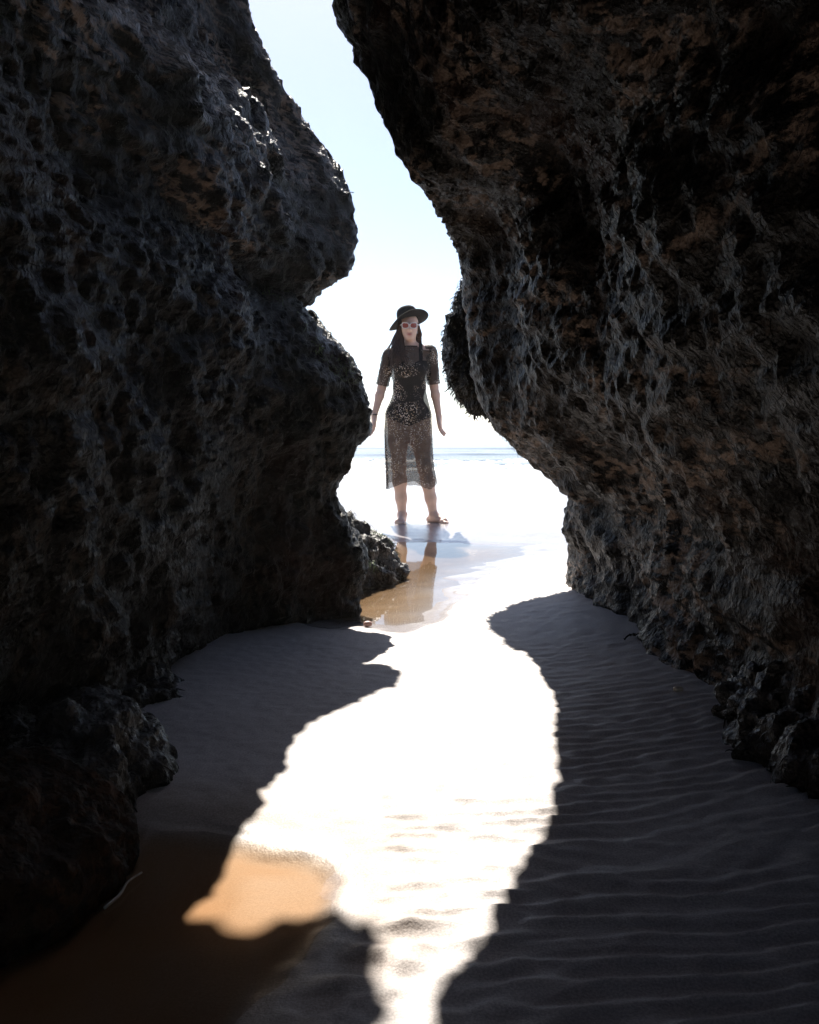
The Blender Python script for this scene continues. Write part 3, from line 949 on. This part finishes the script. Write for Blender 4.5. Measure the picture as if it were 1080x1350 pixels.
# feet: heel, instep, ball, toes
def foot(ank, ang):
    c, s = math.cos(ang), math.sin(ang)
    def f(fx, fy, z):            # fx across, fy forwards (towards the cave)
        return (ank[0] + fx * c + fy * s, ank[1] - fy * c + fx * s, z)
    fd.cone(f(0, -0.035, 0.028), f(0, 0.02, 0.060), 0.029, 0.034, 0.02)
    fd.cone(f(0, 0.01, 0.050), f(0, 0.115, 0.022), 0.033, 0.024, 0.02)
    fd.cone(f(-0.022, 0.115, 0.017), f(0.024, 0.105, 0.017), 0.019, 0.018, 0.02)
    fd.cone(f(0, -0.03, 0.020), f(0.004, 0.12, 0.016), 0.021, 0.019, 0.02)
    fd.ball(f(0.028, 0, 0.072), (0.014, 0.014, 0.016), 0.012)
    fd.ball(f(-0.028, 0, 0.072), (0.014, 0.014, 0.016), 0.012)
    return f
f1 = foot((-0.060, 0.020), -0.15)
f2 = foot((0.192, 0.024), 0.85)
for f, sg in ((f1, 1), (f2, -1)):
    for j, (ox, ln, r) in enumerate(((0.030, 0.168, 0.0125), (0.010, 0.166, 0.0095), (-0.006, 0.158, 0.009), (-0.020, 0.148, 0.0085), (-0.033, 0.136, 0.008))):
        fd.cone(f(sg * ox * 0.9, 0.115, 0.016), f(sg * ox, ln - 0.012, 0.010), r + 0.003, r + 0.001, 0.010)
# arms and hands
sh_l, el_l, wr_l = (-0.165, 0.012, 1.362), (-0.226, 0.030, 1.098), (-0.285, -0.045, 0.868)
sh_r, el_r, wr_r = (0.170, 0.012, 1.388), (0.200, 0.040, 1.108), (0.238, -0.020, 0.866)
for sh, el, wr in ((sh_l, el_l, wr_l), (sh_r, el_r, wr_r)):
    sh, el, wr = map(np.array, (sh, el, wr))
    fd.chain([sh, sh * 0.5 + el * 0.5, el], [0.047, 0.042, 0.034], 0.03)
    fd.chain([el, el * 0.72 + wr * 0.28 + (0, 0.004, 0), wr], [0.034, 0.035, 0.0225], 0.02)
def hand(wr, d, side):
    """wr wrist, d direction of the hand, side: +1 thumb towards +x; palms turned to the thighs"""
    wr, d = np.array(wr, float), np.array(d, float)
    d /= np.linalg.norm(d)
    across = np.array([0.35 * side, -0.94, 0.0])         # thumb side faces the cave and a little inwards
    across -= d * (across @ d)
    across /= np.linalg.norm(across)
    palm = np.cross(d, across) * side
    w = lambda a, b, c: wr + d * a + across * b + palm * c
    fd.cone(w(0.0, 0, 0), w(0.03, 0, 0), 0.021, 0.022, 0.012)
    for b in (-0.022, -0.007, 0.008, 0.022):
        fd.cone(w(0.022, b * 0.75, 0), w(0.084, b, 0.002), 0.0145, 0.0118, 0.012)
    for b, ln, sp in ((0.025, 0.070, 0.006), (0.0085, 0.078, 0.002), (-0.0085, 0.073, -0.002), (-0.024, 0.058, -0.007)):
        k0 = w(0.084, b, 0.002)
        k1 = w(0.084 + ln * 0.45, b + sp * 0.6, 0.010)
        k2 = w(0.084 + ln * 0.78, b + sp, 0.024)
        k3 = w(0.084 + ln * 0.98, b + sp, 0.036)
        fd.chain([k0, k1, k2, k3], [0.0098, 0.0088, 0.0080, 0.0070], 0.004)
    fd.chain([w(0.022, 0.016, 0.004), w(0.050, 0.040, 0.012), w(0.078, 0.050, 0.020), w(0.100, 0.050, 0.026)], [0.014, 0.0118, 0.0098, 0.0080], 0.007)
hand(wr_l, (-0.02, -0.10, -1), 1)
hand(wr_r, (0.06, -0.10, -1), -1)
BV, BF = fd.skin()
# light smoothing of the skin
nb = np.concatenate([BF[:, [0, 1]], BF[:, [1, 2]], BF[:, [2, 3]], BF[:, [3, 0]]])
for lamb in (0.45, -0.47, 0.45, -0.47):
    acc = np.zeros_like(BV)
    cnt = np.zeros(len(BV))
    for a_, b_ in ((0, 1), (1, 0)):
        np.add.at(acc, nb[:, a_], BV[nb[:, b_]])
        np.add.at(cnt, nb[:, a_], 1)
    BV = BV + lamb * (acc / cnt[:, None] - BV)
lips = np.exp(-(((BV - (hc + (0, -0.09, -0.070))) / np.array([0.022, 0.02, 0.010])) ** 2).sum(1))
m, nt, b = new_mat('skin')
at_ = nt.nodes.new('ShaderNodeAttribute')
at_.attribute_name = 'lips'
tc = nt.nodes.new('ShaderNodeTexCoord')
nz = N(nt, 'ShaderNodeTexNoise', Scale=22.0, Detail=4.0)
nt.links.new(tc.outputs['Object'], nz.inputs['Vector'])
cs = ramp(nt, nz.outputs[0], [(0.3, (0.68, 0.46, 0.36)), (0.7, (0.76, 0.54, 0.43))])
cs = mixc(nt, at_.outputs['Fac'], cs, (0.42, 0.12, 0.11))
nt.links.new(cs, b.inputs['Base Color'])
b.inputs['Roughness'].default_value = 0.48
b.inputs['Subsurface Weight'].default_value = 0.08
b.inputs['Subsurface Radius'].default_value = (0.012, 0.005, 0.003)
M['skin'] = m

def pchild(name, v, f, mat, parent=None, **kw):
    o = mesh_obj(name, v, f, mat, **kw)
    o.parent = parent or person
    o.location = (0, 0, 0)
    return o
pchild('body', BV, BF, M['skin'], attr={'lips': lips})

# one-piece swimsuit under the dress: follows the body a few millimetres out
fn = np.zeros_like(BV)
fnorm = np.cross(BV[BF[:, 2]] - BV[BF[:, 0]], BV[BF[:, 3]] - BV[BF[:, 1]])
for j in range(4):
    np.add.at(fn, BF[:, j], fnorm)
fn /= np.linalg.norm(fn, axis=1, keepdims=True) + 1e-12
fc = BV[BF].mean(1)
leg_cut = 0.79 + 0.45 * np.clip(np.abs(fc[:, 0] + 0.01) - 0.02, 0, 0.2)
top = 1.315 - 0.04 * np.exp(-((fc[:, 0] - 0.005) / 0.05) ** 2)
strap = (np.abs(np.abs(fc[:, 0] - 0.005) - 0.085) < 0.014) & (fc[:, 2] < 1.46)
armside = np.where(fc[:, 0] < 0, fc[:, 0] < -0.150 - 0.0, fc[:, 0] > 0.152) & (fc[:, 2] > 1.0)
sel = (fc[:, 2] > leg_cut) & ((fc[:, 2] < top) | strap) & (np.abs(fc[:, 0]) < 0.185) & ~armside
SF = BF[sel]
used = np.unique(SF)
rm = np.full(len(BV), -1)
rm[used] = np.arange(len(used))
M['swimsuit'] = simple_mat('black_swimsuit', (0.012, 0.011, 0.012), 0.7, 0.3)
pchild('swimsuit', BV[used] + fn[used] * 0.004, rm[SF], M['swimsuit'])

# sheer printed dress
def dress_mat(name, solid):
    m, nt, b = new_mat(name)
    out = nt.nodes['Material Output']
    tc = nt.nodes.new('ShaderNodeTexCoord')
    vo = N(nt, 'ShaderNodeTexVoronoi', Scale=84.0, Randomness=1.0)
    nt.links.new(tc.outputs['Object'], vo.inputs['Vector'])
    nz = N(nt, 'ShaderNodeTexNoise', Scale=7.5, Detail=3.0)
    nt.links.new(tc.outputs['Object'], nz.inputs['Vector'])
    dots = ramp(nt, vo.outputs['Distance'], [(0.33, (1, 1, 1)), (0.42, (0, 0, 0))])
    pat = ramp(nt, nz.outputs[0], [(0.40, (0, 0, 0)), (0.56, (1, 1, 1))])
    pr = mixc(nt, 1.0, dots, pat, 'MULTIPLY')
    vc = ramp(nt, vo.outputs['Color'], [(0.3, (0.55, 0.42, 0.28)), (0.6, (0.72, 0.66, 0.60))])
    col = mixc(nt, pr, (0.016, 0.013, 0.014), vc)
    nt.links.new(col, b.inputs['Base Color'])
    b.inputs['Roughness'].default_value = 0.75
    b.inputs['Specular IOR Level'].default_value = 0.25
    tr = nt.nodes.new('ShaderNodeBsdfTransparent')
    mx = nt.nodes.new('ShaderNodeMixShader')
    fac = mixc(nt, pr, (solid,) * 3, (0.92,) * 3)
    nt.links.new(fac, mx.inputs[0])
    nt.links.new(tr.outputs[0], mx.inputs[1])
    nt.links.new(b.outputs[0], mx.inputs[2])
    nt.links.new(mx.outputs[0], out.inputs['Surface'])
    return m
M['dress'] = dress_mat('sheer_dress', 0.68)
M['sleeve'] = dress_mat('sheer_sleeve', 0.78)
rings = [  # z, centre x, half width, centre y, half depth
    (1.432, 0.008, 0.076, 0.012, 0.066), (1.418, 0.008, 0.105, 0.010, 0.070), (1.400, 0.006, 0.140, 0.008, 0.074), (1.372, 0.004, 0.166, 0.004, 0.082), (1.33, 0.004, 0.164, -0.006, 0.098),
    (1.26, 0.004, 0.155, -0.020, 0.118), (1.20, 0.002, 0.150, -0.016, 0.112), (1.10, 0.002, 0.131, -0.004, 0.096), (1.02, 0.0, 0.146, 0.0, 0.104), (0.93, -0.006, 0.174, 0.008, 0.124),
    (0.86, -0.010, 0.186, 0.010, 0.134), (0.76, -0.012, 0.190, 0.006, 0.132), (0.62, -0.006, 0.182, 0.0, 0.124), (0.48, 0.004, 0.178, 0.0, 0.120), (0.36, 0.016, 0.182, 0.0, 0.122), (0.305, 0.020, 0.186, 0.0, 0.124)]
RR = catmull(np.array(rings), 110)
nth = 128
th = np.linspace(0, 2 * math.pi, nth, endpoint=False)
DV = []
for z, cx, rx, cy, ry in RR:
    fall = float(sstep(1.0, 0.45, z))
    w = 1 + fall * (0.050 * np.sin(7 * th + 1.1 + 1.2 * z) + 0.035 * np.sin(13 * th + 2.0 - 2 * z) + 0.02 * np.sin(19 * th))
    x = cx + rx * w * np.cos(th) - 0.022 * fall * np.clip(-np.cos(th), 0, 1) ** 3 * (0.6 + 0.4 * math.sin(5 * z))
    y = cy + ry * w * np.sin(th)
    # the front panel is pressed between the legs by the wind
    front = np.exp(-((x - 0.012 - 0.03 * fall) / 0.035) ** 2) * (np.sin(th) < 0) * fall
    y = y + front * 0.035
    zz = z + fall * 0.028 * np.sin(3 * th + 0.6) * sstep(0.5, 0.3, z) + 0.022 * fall * sstep(0.45, 0.3, z) * np.exp(-((x - 0.05) / 0.05) ** 2)
    DV.append(np.stack([x, y, np.full(nth, 0) + zz], 1))
DV = np.concatenate(DV)
axis_x = np.repeat(RR[:, 1], nth)
axis_y = np.repeat(RR[:, 3], nth)
def fd_at(P):
    g = np.clip(((P - fd.lo) / fd.vox), 0, np.array(fd.D.shape) - 1.001)
    i = np.round(g).astype(int)
    return fd.D[i[:, 0], i[:, 1], i[:, 2]]
for _ in range(14):                                    # keep the cloth outside the body
    d_ = fd_at(DV)
    push = np.clip(0.012 - d_, 0, 0.008) * (DV[:, 2] < 1.40)
    dx_, dy_ = DV[:, 0] - axis_x, DV[:, 1] - axis_y
    l_ = np.hypot(dx_, dy_) + 1e-9
    side_ = np.abs(DV[:, 0]) < 0.17 + 0.2 * (DV[:, 2] < 1.0)
    DV[:, 0] += push * dx_ / l_ * side_
    DV[:, 1] += push * dy_ / l_ * side_
a = np.arange(len(RR) * nth).reshape(len(RR), nth)
DF = np.stack([a[:-1], np.roll(a, -1, 1)[:-1], np.roll(a, -1, 1)[1:], a[1:]], -1).reshape(-1, 4)
dress = pchild('dress', DV, DF, M['dress'])
def loop_tube(center, rx, ry, r, n=48, tilt=0.0, dz=None):
    pts = [(center[0] + rx * math.cos(t), center[1] + ry * math.sin(t), center[2] + (dz(t) if dz else 0)) for t in np.linspace(0, 2 * math.pi, n)]
    return tube(pts, [r] * n, 6, False)
v, f = loop_tube((0.008, 0.012, 1.432), 0.077, 0.067, 0.004)
pchild('neck_binding', v, f, M['swimsuit'], dress)
for sh, el in ((sh_l, el_l), (sh_r, el_r)):
    sh, el = np.array(sh), np.array(el)
    ax_ = (el - sh)
    pts = [sh - ax_ * 0.06 + np.array([-np.sign(sh[0]) * 0.045, 0, 0.0]), sh - ax_ * 0.02, sh + ax_ * 0.2, sh + ax_ * 0.5, sh + ax_ * 0.75, sh + ax_ * 0.93]
    v, f = tube(catmull(np.array(pts), 26), list(catmull(np.array([[0.040], [0.054], [0.056], [0.054], [0.053], [0.053]]), 26)[:, 0] * (1 + 0.03 * np.sin(np.arange(26) * 1.7))), 28, False)
    pchild('sleeve', v, f, M['sleeve'], dress)

# hat
M['felt'] = simple_mat('black_felt', (0.010, 0.010, 0.011), 0.9, 0.2, (0.017, 0.017, 0.018), 60)
M['band'] = simple_mat('hat_band', (0.006, 0.006, 0.007), 0.5, 0.4)
prof = [(0.170, 0.000), (0.168, 0.003), (0.130, 0.004), (0.100, 0.006), (0.088, 0.014), (0.087, 0.030), (0.086, 0.058), (0.081, 0.085), (0.070, 0.105), (0.052, 0.118), (0.028, 0.124), (0.0005, 0.125)]
inner = [(0.0005, 0.116), (0.055, 0.115), (0.076, 0.085), (0.081, 0.030), (0.084, 0.008), (0.100, 0.001), (0.130, -0.001), (0.168, -0.002), (0.170, 0.0)]
nt_ = 64
def hat_pt(r, z, t):
    x, y = r * math.cos(t), r * 1.06 * math.sin(t)
    if r > 0.09:                                       # brim: droops at one side, lifts at the other, snapped up in front
        k_ = (r - 0.09) / 0.070
        z += k_ * (-0.034 * max(0, -math.cos(t)) ** 1.3 + 0.012 * max(0, math.cos(t)) - 0.010 * math.sin(2 * t) + 0.026 * max(0, -math.sin(t)) ** 2)
    if False:
        z -= 0.012 * math.exp(-(x / 0.025) ** 2)
    p = Vector((x, y, z))
    from mathutils import Euler
    p.rotate(Euler((math.radians(-9), math.radians(-13), 0)))
    return tuple(p + Vector((-0.008, 0.008, 1.640)))
hv, hf = [], []
allp = prof + inner
for r, z in allp:
    for s_ in range(nt_):
        hv.append(hat_pt(r, z, 2 * math.pi * s_ / nt_))
for i in range(len(allp) - 1):
    for s_ in range(nt_):
        hf.append((i * nt_ + s_, i * nt_ + (s_ + 1) % nt_, (i + 1) * nt_ + (s_ + 1) % nt_, (i + 1) * nt_ + s_))
hat = pchild('hat', np.array(hv), hf, M['felt'])
bv_, bf_ = [], []
for r, z in ((0.0885, 0.014), (0.0865, 0.030), (0.0855, 0.038)):
    for s_ in range(nt_):
        bv_.append(hat_pt(r, z, 2 * math.pi * s_ / nt_))
for i in range(2):
    for s_ in range(nt_):
        bf_.append((i * nt_ + s_, i * nt_ + (s_ + 1) % nt_, (i + 1) * nt_ + (s_ + 1) % nt_, (i + 1) * nt_ + s_))
pchild('hat_band', np.array(bv_), bf_, M['band'], hat)

# sunglasses
M['frame'] = simple_mat('pale_frame', (0.74, 0.70, 0.68), 0.25, 0.6)
M['lens'] = simple_mat('red_brown_lens', (0.34, 0.10, 0.08), 0.12, 0.6)
def lens_outline(sg, grow=0.0, n=28):
    pts = []
    for t in np.linspace(0, 2 * math.pi, n, endpoint=False):
        cx, cz = math.cos(t), math.sin(t)
        x = (0.0255 + grow) * np.sign(cx) * abs(cx) ** 0.75
        z = (0.0195 + grow) * np.sign(cz) * abs(cz) ** 0.8
        if sg * x > 0 and z > 0:
            z += 0.006 * (abs(x) / 0.026)
        pts.append((sg * 0.0325 + x, -0.108 + 0.016 * (abs(sg * 0.0325 + x) / 0.06) ** 2, z - 0.002))
    return np.array(pts) + hc
fp = []
for sg in (-1, 1):
    o_, i_ = lens_outline(sg, 0.006), lens_outline(sg, -0.001)
    n = len(o_)
    v = np.concatenate([o_, i_, o_ + (0, 0.006, 0), i_ + (0, 0.006, 0)])
    f = []
    for q in range(n):
        w_ = (q + 1) % n
        f += [(q, w_, n + w_, n + q), (2 * n + q, 3 * n + q, 3 * n + w_, 2 * n + w_), (q, 2 * n + q, 2 * n + w_, w_), (n + q, n + w_, 3 * n + w_, 3 * n + q)]
    fp.append((v, f))
    fp.append(tube([hc + (sg * 0.062, -0.088, 0.010), hc + (sg * 0.074, -0.05, 0.008), hc + (sg * 0.077, 0.005, 0.004)], [0.004, 0.0035, 0.003], 6))
fp.append(tube([hc + (-0.010, -0.109, 0.004), hc + (0, -0.112, 0.007), hc + (0.010, -0.109, 0.004)], [0.003, 0.003, 0.003], 6))
v, f = join_meshes(fp)
glasses = pchild('sunglasses', v, f, M['frame'], smooth=False)
for sg in (-1, 1):
    o_ = lens_outline(sg, 0.0) + (0, 0.002, 0)
    n = len(o_)
    v = np.concatenate([o_, o_ + (0, 0.003, 0)])
    f = [tuple(range(n)), tuple(range(2 * n - 1, n - 1, -1))] + [(q, (q + 1) % n, n + (q + 1) % n, n + q) for q in range(n)]
    pchild('lens', v, f, M['lens'], glasses, smooth=False)

# long dark hair, most of it falling over the shoulder on the left of the picture
M['hair'] = simple_mat('dark_brown_hair', (0.022, 0.011, 0.009), 0.42, 0.5, (0.085, 0.042, 0.030), 40)
hp = []
hr = random.Random(3)
for q in range(150):
    if q < 100:
        a_ = hr.uniform(0, 1)
        st = hc + (-0.070 + hr.uniform(-.004, .004), -0.035 + 0.085 * a_, 0.030 + hr.uniform(-.02, .02))
        dx, dy = hr.gauss(0, 0.022), hr.gauss(0, 0.016)
        L = hr.uniform(0.22, 0.38)
        path = [st, hc + (-0.086 + dx * .5, -0.03 + 0.05 * a_, -0.06), hc + (-0.100 + dx, -0.045 + 0.02 * a_ + dy, -0.15), hc + (-0.105 + dx * 1.5, -0.085 + dy, -0.15 - (L - 0.15) * .5), hc + (-0.090 + dx * 2.2, -0.098 + dy, -L)]
    elif q < 128:
        a_ = hr.uniform(0, 1)
        st = hc + (0.070, -0.03 + 0.08 * a_, 0.030)
        dx = hr.gauss(0, 0.010)
        L = hr.uniform(0.12, 0.26)
        path = [st, hc + (0.082 + dx * .5, -0.01 + 0.05 * a_, -0.05), hc + (0.076 + dx, 0.01 + 0.03 * a_, -0.10), hc + (0.070 + dx, 0.04, -L)]
    else:
        a_ = hr.uniform(-1, 1)
        path = [hc + (0.055 * a_, 0.080, 0.05), hc + (0.07 * a_, 0.100, -0.05), hc + (0.06 * a_ - 0.02, 0.085, -0.16), hc + (0.05 * a_ - 0.04, 0.09, -0.26)]
    P_ = catmull(np.array(path), 12)
    wv = np.sin(np.linspace(0, 5, 12) + hr.uniform(0, 6)) * 0.020 * np.linspace(0.1, 1, 12)
    P_[:, 0] += wv
    rr = hr.uniform(0.004, 0.0075)
    hp.append(tube(P_, [rr * (1 - 0.75 * (i_ / 11) ** 2) for i_ in range(12)], 6))
v, f = join_meshes(hp)
pchild('hair', v, f, M['hair'])
v, f = loop_tube((wr_l[0] + 0.001, wr_l[1] + 0.001, wr_l[2] + 0.010), 0.026, 0.027, 0.004, 28)
pchild('bracelet', v, f, M['band'])
person.scale = (1, 1, 1)

# ------------------------------------------------------------------ small things on the sand
M['pebble'] = simple_mat('pink_pebble', (0.40, 0.22, 0.19), 0.5, 0.5, (0.55, 0.36, 0.31), 60)
M['shell'] = simple_mat('pale_shell', (0.55, 0.47, 0.38), 0.5, 0.4, (0.72, 0.64, 0.54), 90)
M['twig'] = simple_mat('bleached_twig', (0.35, 0.32, 0.28), 0.7, 0.3, (0.55, 0.52, 0.47), 80, 0.4)
def ground_at(u, v):
    y = EYE * F / (v - HV)
    x = (u - CU) / F * y
    z = float(sand_h(np.array([x]), np.array([y]))[0][0])
    return np.array([x, y, z])

p = ground_at(485, 826)
G = lump(p + (0, 0, 0.012), (0.016, 0.012, 0.010), 24, 16, 41, 2.2, big=0.004, mid=0.002, fine=0.001, lumps=0.0)
lump_thing('pebble', G, M['pebble'], 'small reddish pebble at the near edge of the far pool', 'pebble', tuple(p))
p = ground_at(894, 932)
G = lump(p + (0, 0, 0.006), (0.014, 0.010, 0.009), 24, 16, 42, 2.2, big=0.003, mid=0.001, fine=0.001, lumps=0.0)
lump_thing('pebble', G, M['shell'], 'tiny pale pebble on shaded sand near the right rock', 'pebble', tuple(p))

# bleached twig at the foot of the rust-brown rock
a_, b_ = ground_at(138, 1190), ground_at(187, 1147)
a_[2] = b_[2] = ZW + 0.004
pts = [a_, a_ * 0.66 + b_ * 0.34 + (0.004, 0, 0.003), a_ * 0.34 + b_ * 0.66 + (-0.003, 0, 0.006), b_ + (0, 0, 0.004)]
v, f = tube(catmull(np.array(pts), 14), list(np.linspace(0.0028, 0.0016, 14)), 7)
thing_mesh('twig', v, f, M['twig'], 'thin bleached twig at the waterline below the rust-brown rock', 'twig', loc=tuple(a_))

# torn scraps of dark seaweed
def scrap(u, v, size, n, seed, label):
    r_ = random.Random(seed)
    p = ground_at(u, v)
    parts = []
    for _ in range(n):
        a = r_.uniform(0, 6.28)
        q = p + (r_.gauss(0, size * .35), r_.gauss(0, size * .35), 0.002)
        L = size * r_.uniform(.5, 1.1)
        pts = []
        for k_ in range(6):
            t = k_ / 5
            a += r_.gauss(0, 0.35)
            q = q + (math.cos(a) * L / 5, math.sin(a) * L / 5, 0)
            h_ = float(sand_h(np.array([q[0]]), np.array([q[1]]))[0][0])
            pts.append((q[0], q[1], h_ + 0.003 + 0.010 * size / 0.05 * abs(math.sin(t * 3 + seed))))
        parts.append(tube(pts, [0.0022, 0.003, 0.0032, 0.003, 0.0024, 0.0012], 5))
    vv, ff = join_meshes(parts)
    thing_mesh('seaweed_scrap', vv, ff, M['seaweed'], label, 'seaweed', loc=tuple(p))
scrap(848, 858, 0.06, 6, 4, 'seaweed scrap lying against the foot of the right rock')

# ------------------------------------------------------------------ thin haze volume, added to stand in for the veil of lens flare
hm = bpy.data.materials.new('flare_haze')
hm.use_nodes = True
hn = hm.node_tree
for n_ in list(hn.nodes):
    if n_.type != 'OUTPUT_MATERIAL':
        hn.nodes.remove(n_)
pv = hn.nodes.new('ShaderNodeVolumePrincipled')
pv.inputs['Color'].default_value = (0.95, 0.97, 0.97, 1)
pv.inputs['Density'].default_value = 0.0009
pv.inputs['Anisotropy'].default_value = 0.3
hn.links.new(pv.outputs[0], hn.nodes['Material Output'].inputs['Volume'])
lo, hi = (-2600, -60, -6), (2600, 3100, 7.0)
hv_ = [(x, y, z) for x in (lo[0], hi[0]) for y in (lo[1], hi[1]) for z in (lo[2], hi[2])]
haze = mesh_obj('haze', np.array(hv_), [(0, 1, 3, 2), (4, 6, 7, 5), (0, 4, 5, 1), (2, 3, 7, 6), (0, 2, 6, 4), (1, 5, 7, 3)], hm, smooth=False)
haze['kind'] = 'stuff'
scene.cycles.volume_bounces = 0
